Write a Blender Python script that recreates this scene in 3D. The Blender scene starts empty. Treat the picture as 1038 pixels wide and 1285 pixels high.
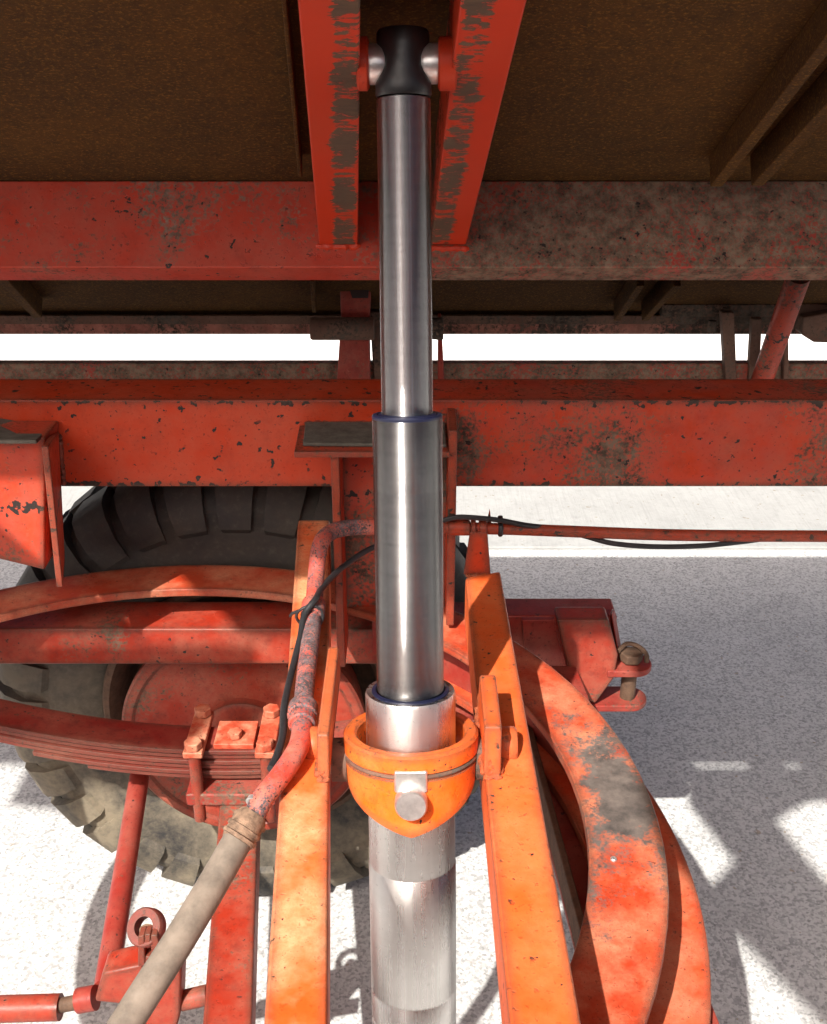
import bpy, bmesh, math, random
from mathutils import Vector as V, Matrix

# ------------------------------------------------------------------ camera, sky, sun, exposure
SC = bpy.context.scene
COL = SC.collection
random.seed(7)
CAM_H, FOC, PITCH = 1.82, 1400.0, math.radians(25)          # metres, pixels of the 1038 px wide photo
cam_data = bpy.data.cameras.new('camera')
cam_data.sensor_fit = 'HORIZONTAL'; cam_data.sensor_width = 36.0
cam_data.lens = FOC / 1038 * 36.0
cam_data.clip_start = 0.02; cam_data.clip_end = 3000
cam = bpy.data.objects.new('camera', cam_data); COL.objects.link(cam)
cam.location = (0, 0, CAM_H)
cam.rotation_euler = (math.radians(90) - PITCH, 0, 0)
SC.camera = cam

SUN_DIR = V((0.50, 1.0, -1.2)).normalized()                  # the way the light travels
sun_elev = math.asin(-SUN_DIR.z); sun_az = math.atan2(-SUN_DIR.x, -SUN_DIR.y)
world = bpy.data.worlds.new('World'); SC.world = world; world.use_nodes = True
wn = world.node_tree.nodes; wl = world.node_tree.links
sky = wn.new('ShaderNodeTexSky'); sky.sky_type = 'NISHITA'; sky.sun_disc = False
sky.sun_elevation = sun_elev; sky.sun_rotation = sun_az
sky.air_density = 0.4; sky.dust_density = 8.0; sky.ozone_density = 0.0
bgn = wn['Background']; bgn.inputs['Strength'].default_value = 0.095
wl.new(sky.outputs[0], bgn.inputs['Color'])
sun_data = bpy.data.lights.new('sun', 'SUN'); sun_data.energy = 4.4
sun_data.angle = math.radians(0.55); sun_data.color = (1.0, 0.95, 0.87)
sun = bpy.data.objects.new('sun', sun_data); COL.objects.link(sun)
sun.rotation_euler = SUN_DIR.to_track_quat('-Z', 'Y').to_euler(); sun.location = (-3, -5, 8)
SC.view_settings.view_transform = 'Standard'; SC.view_settings.look = 'None'
SC.view_settings.gamma = 1.0; SC.view_settings.use_curve_mapping = False
SC.view_settings.exposure = 1.15
SC.cycles.max_bounces = 6; SC.cycles.diffuse_bounces = 4; SC.cycles.glossy_bounces = 3; SC.cycles.transmission_bounces = 0
SC.cycles.use_adaptive_sampling = True; SC.cycles.adaptive_threshold = .02
SC.cycles.use_denoising = True

# ------------------------------------------------------------------ photo pixel -> point on a real plane of the place
CP, SP = math.cos(PITCH), math.sin(PITCH)
def ray(x, y):
    a = (x - 519) / FOC; b = (y - 642.5) / FOC
    return V((a, CP - SP * b, -SP - CP * b))
def PY(x, y, Y): d = ray(x, y); return V((0, 0, CAM_H)) + d * (Y / d.y)
def PZ(x, y, Z): d = ray(x, y); return V((0, 0, CAM_H)) + d * ((Z - CAM_H) / d.z)
TILT = math.radians(33)
BU = V((0, -math.cos(TILT), math.sin(TILT)))                 # up the tipped floor
BN = V((0, -math.sin(TILT), -math.cos(TILT)))                # out of its underside
B0 = V((0, 2.25, 1.208))
def PB(x, y, d):                                             # on the tipped floor, d metres under it
    o = V((0, 0, CAM_H)); r = ray(x, y)
    t = ((B0 + BN * d - o).dot(BN)) / r.dot(BN); return o + r * t
def bp(X, s, d): return V((X, 0, 0)) + V((0, B0.y, B0.z)) + BU * s + BN * d
def proj(p):
    q = p - V((0, 0, CAM_H)); dep = q.y * CP - q.z * SP
    return 519 + FOC * q.x / dep, 642.5 - FOC * (q.y * SP + q.z * CP) / dep, dep

# ------------------------------------------------------------------ materials
class NT:
    def __init__(s, name):
        s.m = bpy.data.materials.new(name); s.m.use_nodes = True
        s.t = s.m.node_tree; s.b = s.t.nodes['Principled BSDF']
        tc = s.t.nodes.new('ShaderNodeTexCoord'); s.co = tc.outputs['Object']
    def n(s, typ, **kw):
        nd = s.t.nodes.new(typ)
        for k, v in kw.items():
            if k in nd.inputs: s.set(nd.inputs[k], v)
            else: setattr(nd, k, v)
        return nd
    def set(s, sock, v):
        if hasattr(v, 'is_linked'): s.t.links.new(v, sock)
        else: sock.default_value = v
    def mapped(s, scale=(1, 1, 1), loc=(0, 0, 0), rot=(0, 0, 0)):
        mp = s.n('ShaderNodeMapping'); s.set(mp.inputs['Vector'], s.co)
        mp.inputs['Scale'].default_value = scale; mp.inputs['Location'].default_value = loc
        mp.inputs['Rotation'].default_value = rot
        return mp.outputs[0]
    def noise(s, scale, detail=4, rough=.6, vec=None, dist=0):
        nd = s.n('ShaderNodeTexNoise', Scale=scale, Detail=detail, Roughness=rough, Distortion=dist)
        s.set(nd.inputs['Vector'], vec if vec is not None else s.co); return nd.outputs['Fac']
    def ramp(s, fac, a, b, lo=0.0, hi=1.0):
        nd = s.n('ShaderNodeMapRange'); s.set(nd.inputs['Value'], fac)
        nd.inputs['From Min'].default_value = a; nd.inputs['From Max'].default_value = b
        nd.inputs['To Min'].default_value = lo; nd.inputs['To Max'].default_value = hi
        return nd.outputs[0]
    def mix(s, fac, a, b):
        nd = s.n('ShaderNodeMix', data_type='RGBA'); s.set(nd.inputs[0], fac)
        for i, v in ((6, a), (7, b)):
            if isinstance(v, (tuple, list)): v = tuple(v) + (1,) if len(v) == 3 else v
            s.set(nd.inputs[i], v)
        return nd.outputs[2]
    def math(s, op, a, b=0.0):
        nd = s.n('ShaderNodeMath', operation=op); s.set(nd.inputs[0], a); s.set(nd.inputs[1], b); return nd.outputs[0]
    def bump(s, h, strength=.3, dist=.002, nrm=None):
        nd = s.n('ShaderNodeBump', Strength=strength, Distance=dist); s.set(nd.inputs['Height'], h)
        if nrm is not None: s.set(nd.inputs['Normal'], nrm)
        return nd.outputs[0]
    def out(s, col=None, rough=None, metal=None, nrm=None, spec=None):
        for k, v in (('Base Color', col), ('Roughness', rough), ('Metallic', metal), ('Normal', nrm), ('Specular IOR Level', spec)):
            if v is not None:
                if k == 'Base Color' and isinstance(v, tuple) and len(v) == 3: v = v + (1,)
                s.set(s.b.inputs[k], v)
        return s.m

def paint(name, red, fade, dirt=.35, chips=.5, dust=.2, scale=1.0, dirtcol=(.115, .082, .058), dustcol=(.36, .22, .15), rough=.42, loc=(0, 0, 0), grime=.35, edge=0.0, patch=None, zedge=None):
    """old brushed-on machine paint: faded patches, films of dried mud, chips down to black primer"""
    t = NT(name); vec = t.mapped(loc=loc)
    big = t.noise(5 * scale, 4, .62, vec, .4); mid = t.noise(17 * scale, 4, .72, vec); fine = t.noise(150 * scale, 2, .7, vec)
    speck = t.noise(85 * scale, 2, .55, vec)
    col = t.mix(t.ramp(mid, .35, .72), red, fade)
    dm = t.math('MULTIPLY', t.ramp(t.noise(9 * scale, 4, .68, vec), .40, .66), dust)
    dm = t.math('MULTIPLY', dm, t.ramp(fine, .25, .6, .5, 1.0))
    col = t.mix(dm, col, dustcol)
    # thin oily film and freckles
    col = t.mix(t.math('MULTIPLY', t.ramp(t.noise(26 * scale, 4, .75, vec), .50, .72), grime), col, tuple(v * .35 + .012 for v in red))
    col = t.mix(t.math('MULTIPLY', t.ramp(fine, .60, .68), .5), col, tuple(v * .4 for v in red))
    e = .66 - .34 * dirt
    mm = t.math('ADD', t.math('MULTIPLY', big, .66), t.math('MULTIPLY', fine, .34))
    mud = t.math('MULTIPLY', t.ramp(mm, e, e + .09), t.ramp(fine, .30, .52, .45, 1.0))
    col = t.mix(mud, col, t.mix(t.ramp(t.noise(34 * scale, 4, .75, vec), .36, .62), tuple(v * 1.35 for v in dirtcol), tuple(v * .50 for v in dirtcol)))
    cm = t.math('MULTIPLY', t.ramp(speck, .735 - .09 * chips, .755 - .09 * chips), t.ramp(mid, .44, .55))
    if zedge:                                                 # chipped rows along the arrises of the long rail
        sz = t.n('ShaderNodeSeparateXYZ'); t.set(sz.inputs[0], t.co)
        gn = t.n('ShaderNodeNewGeometry'); nz = t.n('ShaderNodeSeparateXYZ'); t.set(nz.inputs[0], gn.outputs['Normal'])
        dz = t.math('MINIMUM', t.math('ABSOLUTE', t.math('SUBTRACT', sz.outputs['Z'], zedge[0])), t.math('ABSOLUTE', t.math('SUBTRACT', sz.outputs['Z'], zedge[1])))
        cm = t.math('MAXIMUM', cm, t.ramp(t.math('ADD', t.math('ADD', t.math('MULTIPLY', speck, .7), t.math('MULTIPLY', t.noise(22, 3, .6, vec), .5)), t.math('MULTIPLY', t.ramp(dz, .0, .020, .19, 0.0), t.ramp(t.math('ABSOLUTE', nz.outputs['Z']), .3, .8, 1.0, .25))), .775, .79))
    col = t.mix(cm, col, (.026, .020, .018))
    h = t.math('SUBTRACT', t.math('MULTIPLY', fine, .45), t.ramp(speck, .72 - .09 * chips, .76 - .09 * chips))
    if patch:                                                 # one large area rubbed bare
        dv = t.n('ShaderNodeVectorMath', operation='DISTANCE'); t.set(dv.inputs[0], t.mapped((1.25, .62, 1))); dv.inputs[1].default_value = patch
        pm = t.ramp(t.math('ADD', t.math('ADD', t.math('MULTIPLY', dv.outputs['Value'], 3.4), t.math('MULTIPLY', t.noise(13, 4, .72, vec), 1.7)), t.math('MULTIPLY', fine, .55)), 1.52, 1.30)
        col = t.mix(pm, col, t.mix(t.ramp(t.noise(30, 4, .7, vec), .3, .7), (.045, .040, .038), (.15, .125, .11)))
    if edge:                                                  # paint knocked off along the arrises
        bv = t.n('ShaderNodeBevel', samples=3, Radius=.02)
        gm = t.n('ShaderNodeNewGeometry'); dt = t.n('ShaderNodeVectorMath', operation='DOT_PRODUCT')
        t.t.links.new(bv.outputs[0], dt.inputs[0]); t.t.links.new(gm.outputs['Normal'], dt.inputs[1])
        em = t.ramp(t.math('ADD', t.ramp(dt.outputs['Value'], .995, .80), t.math('MULTIPLY', t.math('ADD', mid, speck), .75)), 1.20 - .25 * edge, 1.28 - .25 * edge)
        col = t.mix(em, col, t.mix(fine, (.030, .020, .016), (.10, .06, .04)))
    r = t.math('ADD', t.math('MULTIPLY', mud, .35), t.ramp(mid, .3, .7, rough - .08, rough + .14))
    return t.out(col, r, 0.0, t.bump(h, .4, .0015), .22)

RED = (.43, .037, .009); REDF = (.39, .055, .026); ORG = (.57, .078, .012); ORGF = (.68, .17, .06)
M = {}
RZ = (PY(519, 611, 1.68).z, PY(519, 502, 1.68).z)
M['rail'] = paint('weathered_red_rail_paint', RED, (.40, .045, .016), dirt=.14, chips=1.0, dust=.15, edge=.8, zedge=RZ)
M['railr'] = paint('muddy_red_rail_paint', RED, (.36, .050, .032), dirt=.46, chips=.8, dust=.35, loc=(3, 1, 2), dustcol=(.28, .13, .09), edge=.8, zedge=RZ)
M['body_left'] = paint('patchy_body_beam_paint', (.37, .028, .011), (.33, .042, .022), dirt=.38, chips=.7, dust=.3, loc=(1, 4, 2), dirtcol=(.15, .10, .075), dustcol=(.25, .12, .09))
M['body_beam'] = paint('muddy_body_beam_paint', (.32, .020, .012), (.32, .05, .035), dirt=.84, chips=.9, dust=.5, scale=1.3, dirtcol=(.150, .108, .074), dustcol=(.22, .12, .07))
M['head'] = paint('fresh_red_paint', (.43, .030, .008), (.40, .040, .012), dirt=-.1, chips=.2, dust=.05)
M['beam'] = paint('sun_bleached_orange_paint', ORG, (.60, .11, .025), dirt=.10, chips=.8, dust=.38, dustcol=(.62, .25, .11), grime=.2, edge=.35)
M['beam_dusty'] = paint('dusty_orange_paint', ORG, (.60, .13, .035), dirt=.08, chips=.7, dust=.95, dustcol=(.66, .34, .18), loc=(2, 0, 1), grime=.2, edge=.4)
M['ring'] = paint('worn_turntable_paint', (.46, .050, .016), (.50, .095, .035), dirt=.26, chips=.5, dust=.6, scale=1.4, dirtcol=(.07, .062, .058), dustcol=(.5, .22, .13), loc=(1, 2, 0), edge=.4)
M['sub'] = paint('dull_dark_red_paint', (.22, .018, .012), (.24, .036, .026), dirt=.25, chips=.6, dust=.35, dustcol=(.3, .14, .1))
M['spring'] = paint('dull_spring_paint', (.185, .016, .012), (.21, .034, .026), dirt=.26, chips=.5, dust=.5, dustcol=(.30, .12, .08), grime=.6, edge=.3)
M['clamp'] = paint('dusty_clamp_paint', (.34, .040, .018), (.40, .10, .05), dirt=.25, chips=.5, dust=.95, scale=2, dustcol=(.50, .27, .17), grime=.3)
M['drum'] = paint('red_drum_paint', (.27, .022, .009), (.25, .032, .018), dirt=.28, chips=.5, dust=.3, grime=.55, edge=.4)
M['collar'] = paint('bright_orange_paint', (.72, .105, .008), (.72, .14, .02), dirt=.16, chips=.9, dust=.3, scale=1.6, dustcol=(.55, .25, .10), dirtcol=(.10, .07, .05), rough=.4, grime=.45, edge=.5)
M['pipe'] = paint('flaking_pipe_paint', (.45, .04, .025), (.44, .10, .07), dirt=.58, chips=1.1, dust=.6, scale=2.6, dirtcol=(.10, .085, .09), dustcol=(.42, .22, .16))
M['pink'] = paint('patchy_edge_paint', (.16, .05, .035), (.42, .16, .12), dirt=.55, chips=.6, dust=.4, dirtcol=(.07, .055, .042))
M['grime'] = paint('grimy_iron', (.10, .05, .035), (.17, .10, .07), dirt=.5, chips=.3, dust=.3, dirtcol=(.075, .062, .05), dustcol=(.16, .12, .09), rough=.7)

def rust():
    t = NT('rusty_floor_steel')
    n1 = t.noise(290, 3, .75, t.mapped((.7, 1, 1))); n2 = t.noise(4, 4, .6); n3 = t.noise(55, 3, .7)
    col = t.mix(t.ramp(n2, .35, .68), (.068, .031, .008), (.042, .021, .008))
    col = t.mix(t.math('MULTIPLY', t.ramp(n3, .46, .68), .6), col, (.030, .016, .007))
    col = t.mix(t.math('MULTIPLY', t.ramp(n1, .52, .70), .8), col, (.17, .083, .015))
    return t.out(col, .9, 0, t.bump(t.math('ADD', n1, n3), .5, .0015), .15)
M['rust'] = rust()

def plain(name, col, rough, metal=0.0, var=.25, scale=30, bump=.15):
    t = NT(name); n = t.noise(scale, 5, .65); f = t.noise(scale * 7, 3, .6)
    c2 = tuple(min(1, v * (1 - var)) for v in col)
    return t.out(t.mix(t.ramp(n, .35, .68), col, c2), t.ramp(f, .3, .7, rough * .85, min(1, rough * 1.15)), metal, t.bump(f, bump, .0008))
M['black'] = plain('black_satin_paint', (.012, .012, .013), .38, 0, .3)
M['cable'] = plain('black_cable_sheath', (.016, .016, .018), .5, 0, .3)
M['seal'] = plain('blue_polyurethane_seal', (.007, .009, .030), .4, 0, .3)
M['ironrust'] = plain('brown_rusted_iron', (.11, .06, .035), .8, 0, .5, 60, .5)
M['zinc'] = plain('bright_zinc', (.74, .73, .71), .33, .82, .3, 60)
M['lichen'] = plain('dirty_ledge_wood', (.115, .105, .085), .9, 0, .55, 45, .6)
M['hose'] = plain('dusty_rubber_hose', (.20, .16, .127), .9, 0, .55, 22, .6)
M['fitting'] = plain('crusted_fitting', (.25, .155, .10), .85, 0, .7, 90, .9)
M['tarp'] = plain('dull_green_tarpaulin', (.06, .075, .05), .8, 0, .3, 12, .4)
M['pad'] = plain('dusty_grey_iron', (.20, .18, .165), .85, 0, .5, 60, .5)

def chrome(name, base, rough, scuff, streak=.12, aniso=.8, hone=.5):
    t = NT(name)
    ln = t.noise(110, 3, .65, t.mapped((1, 1, .004)))          # lengthwise streaks, standing in for reflection bands
    rn = t.noise(150, 3, .7, t.mapped((.05, .05, 1)))        # rings left by the seals
    cl = t.noise(9, 5, .7, t.mapped((1, 1, .7))); sp = t.noise(170, 2, .6)
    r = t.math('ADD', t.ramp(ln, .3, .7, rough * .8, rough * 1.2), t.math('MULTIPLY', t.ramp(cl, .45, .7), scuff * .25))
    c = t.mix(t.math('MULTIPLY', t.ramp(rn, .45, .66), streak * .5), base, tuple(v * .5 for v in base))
    c = t.mix(t.math('MULTIPLY', t.ramp(ln, .45, .66), streak * .8), c, tuple(v * .62 for v in base))  # reflection bands painted dark into the base colour
    c = t.mix(t.math('MULTIPLY', t.ramp(cl, .5, .75), scuff * .6), c, (base[0] * .8, base[1] * .74, base[2] * .68))
    c = t.mix(t.math('MULTIPLY', t.ramp(sp, .68, .71), scuff), c, tuple(v * .4 for v in base))
    tg = t.n('ShaderNodeTangent', direction_type='RADIAL', axis='Z')
    t.set(t.b.inputs['Tangent'], tg.outputs[0]); t.b.inputs['Anisotropic'].default_value = aniso
    # microscopic turning grooves round the ram: they scatter a reflection along its length only
    sz = t.n('ShaderNodeSeparateXYZ'); t.set(sz.inputs[0], t.co)
    wn_ = t.n('ShaderNodeTexWhiteNoise', noise_dimensions='1D'); t.set(wn_.inputs['W'], t.math('MULTIPLY', sz.outputs['Z'], 60000.0))
    k = t.math('MULTIPLY', t.math('SUBTRACT', wn_.outputs['Value'], .5), hone)
    ax = t.n('ShaderNodeVectorTransform', vector_type='VECTOR', convert_from='OBJECT', convert_to='WORLD'); ax.inputs[0].default_value = (0, 0, 1)
    sc = t.n('ShaderNodeVectorMath', operation='SCALE'); t.set(sc.inputs[0], ax.outputs[0]); t.set(sc.inputs['Scale'], k)
    bn = t.bump(t.math('ADD', t.math('MULTIPLY', rn, .5), sp), .04, .0004)
    ad = t.n('ShaderNodeVectorMath', operation='ADD'); t.set(ad.inputs[0], bn); t.set(ad.inputs[1], sc.outputs[0])
    nm = t.n('ShaderNodeVectorMath', operation='NORMALIZE'); t.set(nm.inputs[0], ad.outputs[0])
    return t.out(c, r, 1.0, nm.outputs[0])
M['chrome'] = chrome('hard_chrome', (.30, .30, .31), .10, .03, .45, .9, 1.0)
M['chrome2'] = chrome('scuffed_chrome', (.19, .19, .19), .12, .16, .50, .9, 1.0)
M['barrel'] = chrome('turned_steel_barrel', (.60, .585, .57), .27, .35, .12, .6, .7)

def tyre():
    t = NT('dusty_tyre_rubber'); vec = t.mapped()
    global TYRE_COORD; TYRE_COORD = [n for n in t.t.nodes if n.type == 'TEX_COORD'][0]
    d = t.noise(6, 6, .65, vec, .5); f = t.noise(70, 5, .7, vec)
    sx = t.n('ShaderNodeSeparateXYZ'); t.set(sx.inputs[0], t.co)
    low = t.ramp(sx.outputs['Z'], .22, -.12)                 # dried road dust, mixed in more strongly towards the bottom
    dm = t.math('MULTIPLY', t.ramp(t.math('ADD', t.math('MULTIPLY', d, .75), t.math('MULTIPLY', f, .25)), .36, .60), t.math('ADD', t.math('MULTIPLY', low, .56), .13))
    col = t.mix(dm, (.020, .020, .021), (.25, .205, .14))
    col = t.mix(t.math('MULTIPLY', t.ramp(f, .55, .75), .25), col, (.12, .11, .095))
    return t.out(col, t.ramp(d, .3, .7, .6, .85), 0, t.bump(f, .4, .0018), .35)
M['tyre'] = tyre()

def concrete(name, a, b, dark, scale, spk, brushed=False):
    t = NT(name)
    v = t.n('ShaderNodeTexVoronoi', Scale=scale, feature='F1'); t.set(v.inputs['Vector'], t.co)
    vb = t.n('ShaderNodeSeparateColor'); t.set(vb.inputs[0], v.outputs['Color'])
    n = t.noise(scale * .55, 5, .75); big = t.noise(1.1, 5, .6); mid = t.noise(7, 5, .65)
    col = t.mix(t.ramp(big, .35, .65), a, b)
    col = t.mix(t.math('MULTIPLY', t.ramp(mid, .4, .7), .35), col, tuple(x * .72 for x in a))
    col = t.mix(t.math('MULTIPLY', t.ramp(t.noise(2.6, 4, .7, dist=.8), .54, .70), .30), col, tuple(x * .5 for x in b))
    col = t.mix(t.math('MULTIPLY', t.ramp(vb.outputs[0], .35, .95), spk), col, dark)
    col = t.mix(t.math('MULTIPLY', t.ramp(t.noise(48, 2, .5), .70, .73), .6), col, (a[0] * .5, a[1] * .36, a[2] * .22))
    col = t.mix(t.math('MULTIPLY', t.ramp(n, .54, .66), spk), col, tuple(x * .55 for x in dark))
    h = t.math('ADD', n, t.math('MULTIPLY', vb.outputs[0], .4))
    if brushed:
        br = t.noise(90, 3, .6, t.mapped((1, .05, 1), rot=(0, 0, math.radians(-14))))
        col = t.mix(t.math('MULTIPLY', t.ramp(br, .5, .7), .30), col, dark); h = t.math('ADD', h, br)
    return t.out(col, .9, 0, t.bump(h, .45, .003), .25)
M['ground'] = concrete('exposed_aggregate_concrete', (.55, .55, .54), (.49, .49, .485), (.20, .20, .20), 165, .66)
M['timber'] = plain('tarred_boards', (.045, .034, .027), .85, 0, .5, 6, .3)
M['white'] = plain('white_door_paint', (.75, .74, .70), .5, 0, .12, 5, .1)
M['pale'] = concrete('glare_white_concrete', (.80, .80, .78), (.74, .74, .73), (.6, .6, .6), 50, .1)
M['asphalt'] = concrete('worn_asphalt', (.075, .073, .07), (.055, .054, .053), (.025, .025, .025), 130, .6)
M['slab'] = concrete('brushed_concrete', (.31, .315, .31), (.27, .275, .27), (.19, .19, .19), 60, .15, True)

# ------------------------------------------------------------------ mesh builder
class MB:
    def __init__(s): s.v = []; s.f = []
    def add(s, vs, fs):
        o = len(s.v); s.v += [V(p) for p in vs]; s.f += [tuple(i + o for i in f) for f in fs]; return s
    def box(s, x0, x1, y0, y1, z0, z1):
        return s.hexa([V((x0, y0, z0)), V((x1, y0, z0)), V((x1, y1, z0)), V((x0, y1, z0)), V((x0, y0, z1)), V((x1, y0, z1)), V((x1, y1, z1)), V((x0, y1, z1))])
    def hexa(s, c):
        return s.add(c, [(3, 2, 1, 0), (4, 5, 6, 7), (0, 1, 5, 4), (1, 2, 6, 5), (2, 3, 7, 6), (3, 0, 4, 7)])
    def bbox(s, X0, X1, s0, s1, d0, d1):                      # box in the tipped body's own axes
        return s.hexa([bp(X0, s0, d1), bp(X0, s1, d1), bp(X1, s1, d1), bp(X1, s0, d1), bp(X0, s0, d0), bp(X0, s1, d0), bp(X1, s1, d0), bp(X1, s0, d0)])
    def prism(s, poly, ext):
        n = len(poly); ext = V(ext); a = [V(p) for p in poly]; b = [p + ext for p in a]
        return s.add(a + b, [tuple(range(n))[::-1], tuple(range(n, 2 * n))] + [(i, (i + 1) % n, n + (i + 1) % n, n + i) for i in range(n)])
    def tube(s, path, rad, seg=16, cap=True, flat=1.0):
        path = [V(p) for p in path]; n = len(path)
        rad = rad if isinstance(rad, (list, tuple)) else [rad] * n
        vs = []; fs = []; up = None
        for i, p in enumerate(path):
            t = (path[min(i + 1, n - 1)] - path[max(i - 1, 0)]).normalized()
            if up is None:
                up = t.orthogonal().normalized()
            up = (up - t * up.dot(t)).normalized(); w = t.cross(up)
            for k in range(seg):
                a = 2 * math.pi * k / seg
                vs.append(p + (up * math.cos(a) + w * math.sin(a) * flat) * rad[i])
        for i in range(n - 1):
            for k in range(seg):
                a = i * seg + k; b = i * seg + (k + 1) % seg; fs.append((a, b, b + seg, a + seg))
        if cap: fs += [tuple(range(seg))[::-1], tuple(range((n - 1) * seg, n * seg))]
        return s.add(vs, fs)
    def lathe(s, prof, o, ax, seg=48, closed=False, cap=True, x0=None):
        """prof: (radius, distance along ax)"""
        ax = V(ax).normalized(); u = (x0 or ax.orthogonal()).normalized(); w = ax.cross(u); o = V(o)
        vs = []; fs = []; n = len(prof)
        for r, h in prof:
            for k in range(seg):
                a = 2 * math.pi * k / seg; vs.append(o + ax * h + (u * math.cos(a) + w * math.sin(a)) * r)
        for i in range(n if closed else n - 1):
            j = (i + 1) % n
            for k in range(seg):
                k2 = (k + 1) % seg; fs.append((i * seg + k, i * seg + k2, j * seg + k2, j * seg + k))
        if cap and not closed: fs += [tuple(range(seg))[::-1], tuple(range((n - 1) * seg, n * seg))]
        return s.add(vs, fs)
    def hexnut(s, o, ax, r, h, rot=0.2):
        ax = V(ax).normalized(); u = ax.orthogonal().normalized(); w = ax.cross(u); o = V(o)
        pl = [o + (u * math.cos(rot + k * math.pi / 3) + w * math.sin(rot + k * math.pi / 3)) * r for k in range(6)]
        return s.prism(pl, ax * h)
    def sector(s, c, r0, r1, z0, z1, a0=0, a1=360, seg=96):
        full = abs(a1 - a0) >= 360; n = seg if full else seg + 1; vs = []; fs = []
        for k in range(n):
            a = math.radians(a0 + (a1 - a0) * k / seg); cx, sx = math.cos(a), math.sin(a)
            vs += [(c[0] + r0 * cx, c[1] + r0 * sx, z0), (c[0] + r1 * cx, c[1] + r1 * sx, z0), (c[0] + r1 * cx, c[1] + r1 * sx, z1), (c[0] + r0 * cx, c[1] + r0 * sx, z1)]
        for k in range(seg):
            a = 4 * k; b = 4 * ((k + 1) % n)
            for i in range(4): fs.append((a + i, b + i, b + (i + 1) % 4, a + (i + 1) % 4))
        if not full: fs += [(0, 1, 2, 3), tuple(4 * seg + i for i in (3, 2, 1, 0))]
        return s.add(vs, fs)
    def build(s, name, mat, parent=None, bevel=.0, smooth=True, seg=2, mats=None):
        off = parent_origin(parent)
        me = bpy.data.meshes.new(name)
        me.from_pydata([p - off for p in s.v], [], s.f)
        bm = bmesh.new(); bm.from_mesh(me); bmesh.ops.recalc_face_normals(bm, faces=bm.faces); bm.to_mesh(me); bm.free()
        if smooth:
            for p in me.polygons: p.use_smooth = True
            me.set_sharp_from_angle(angle=math.radians(35))
        me.materials.append(M[mat] if isinstance(mat, str) else mat)
        o = bpy.data.objects.new(name, me); COL.objects.link(o)
        if parent is not None: o.parent = parent
        if bevel:
            b = o.modifiers.new('bevel', 'BEVEL'); b.width = bevel; b.segments = seg; b.limit_method = 'ANGLE'; b.angle_limit = math.radians(40)
            b.harden_normals = True
        return o
def parent_origin(p):
    r = V((0, 0, 0))
    while p is not None: r = r + V(p.location); p = p.parent
    return r
def thing(name, label, cat, loc=(0, 0, 0), group=None):
    o = bpy.data.objects.new(name, None); COL.objects.link(o); o.location = loc; o.empty_display_size = .1
    o['label'] = label; o['category'] = cat
    if group: o['group'] = group
    return o
def tag(o, label, cat, group=None):
    o['label'] = label; o['category'] = cat
    if group: o['group'] = group
    return o
def curve(pts, n=8):
    """Catmull-Rom through the points"""
    pts = [V(p) for p in pts]; P = [pts[0] * 2 - pts[1]] + pts + [pts[-1] * 2 - pts[-2]]; out = []
    for i in range(1, len(P) - 2):
        a, b, c, d = P[i - 1:i + 3]
        for k in range(n):
            t = k / n
            out.append(.5 * ((2 * b) + (c - a) * t + (2 * a - 5 * b + 4 * c - d) * t * t + (3 * b - a - 3 * c + d) * t ** 3))
    out.append(pts[-1]); return out
def rough_edge(o, lev=1): return o

# ------------------------------------------------------------------ ground
g = MB().add([(-600, -600, 0), (600, -600, 0), (600, 900, 0), (-600, 900, 0)], [(0, 1, 2, 3)]).build('ground', 'ground', smooth=False)
g['kind'] = 'structure'; g['label'] = 'grey exposed aggregate concrete yard under the trailer'
yj = PZ(820, 690, 0).y
sl = MB().box(-60, 60, yj, yj + 90, -.05, .012).build('pavement', 'slab', bevel=.006, smooth=False)
sl['kind'] = 'structure'; sl['label'] = 'pale brushed concrete slab beyond the joint line'

far = MB().box(-60, 60, 5.0, yj + 88, .0125, .020).build('pavement', 'pale', smooth=False)  # slab carried on in near-white, sun glare put into its colour
far['kind'] = 'structure'; far['label'] = 'concrete apron coloured white for sun glare, in the gap above the rail'
rd = MB().box(-60, 60, -60, -.8, -.02, .008).build('road', 'asphalt', smooth=False)  # added behind the camera, darkens bounce light and the ram's reflections
rd['kind'] = 'structure'; rd['label'] = 'dark asphalt strip added unseen behind the camera, for the ram to mirror'

pa = MB().prism([(-.45, -.81, .0085), (-1.15, -.81, .0085), (-5.4, -6.0, .0085), (-2.7, -6.0, .0085)], (0, 0, .006)).build('path', 'slab', smooth=False)  # added out of view, angled to mirror as a bright streak
pa['kind'] = 'structure'; pa['label'] = 'pale concrete wedge added unseen, mirrored as a bright streak in the ram'
# unseen timber shed added behind the camera for the polished ram to mirror
sh = thing('shed', 'added unseen timber shed with white doors, for the ram to mirror', 'shed', (0, -6.5, 0))
xx = -9.0
while xx < 9.0:
    if not (-5.4 < xx + .15 < -2.7 or 3.0 < xx + .15 < 3.7):
        MB().box(xx, xx + .285, -6.05 - .012 * (int(xx * 10) % 2), -6.0, .0, 3.15).build('board', 'timber', sh, smooth=False)
    xx += .30
MB().box(-5.4, -2.7, -6.06, -6.02, .02, 2.7).build('door', 'white', sh, smooth=False)
MB().box(-5.4, -2.7, -6.06, -6.01, 2.7, 3.15).build('lintel', 'timber', sh, smooth=False)
MB().box(3.0, 3.7, -6.06, -6.02, .02, 3.15).build('door', 'white', sh, smooth=False)
MB().prism([(-9.3, -5.7, 3.12), (-9.3, -5.7, 3.20), (-9.3, -11, 4.2), (-9.3, -11, 4.1)], (18.6, 0, 0)).build('roof', 'timber', sh, smooth=False)

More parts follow.
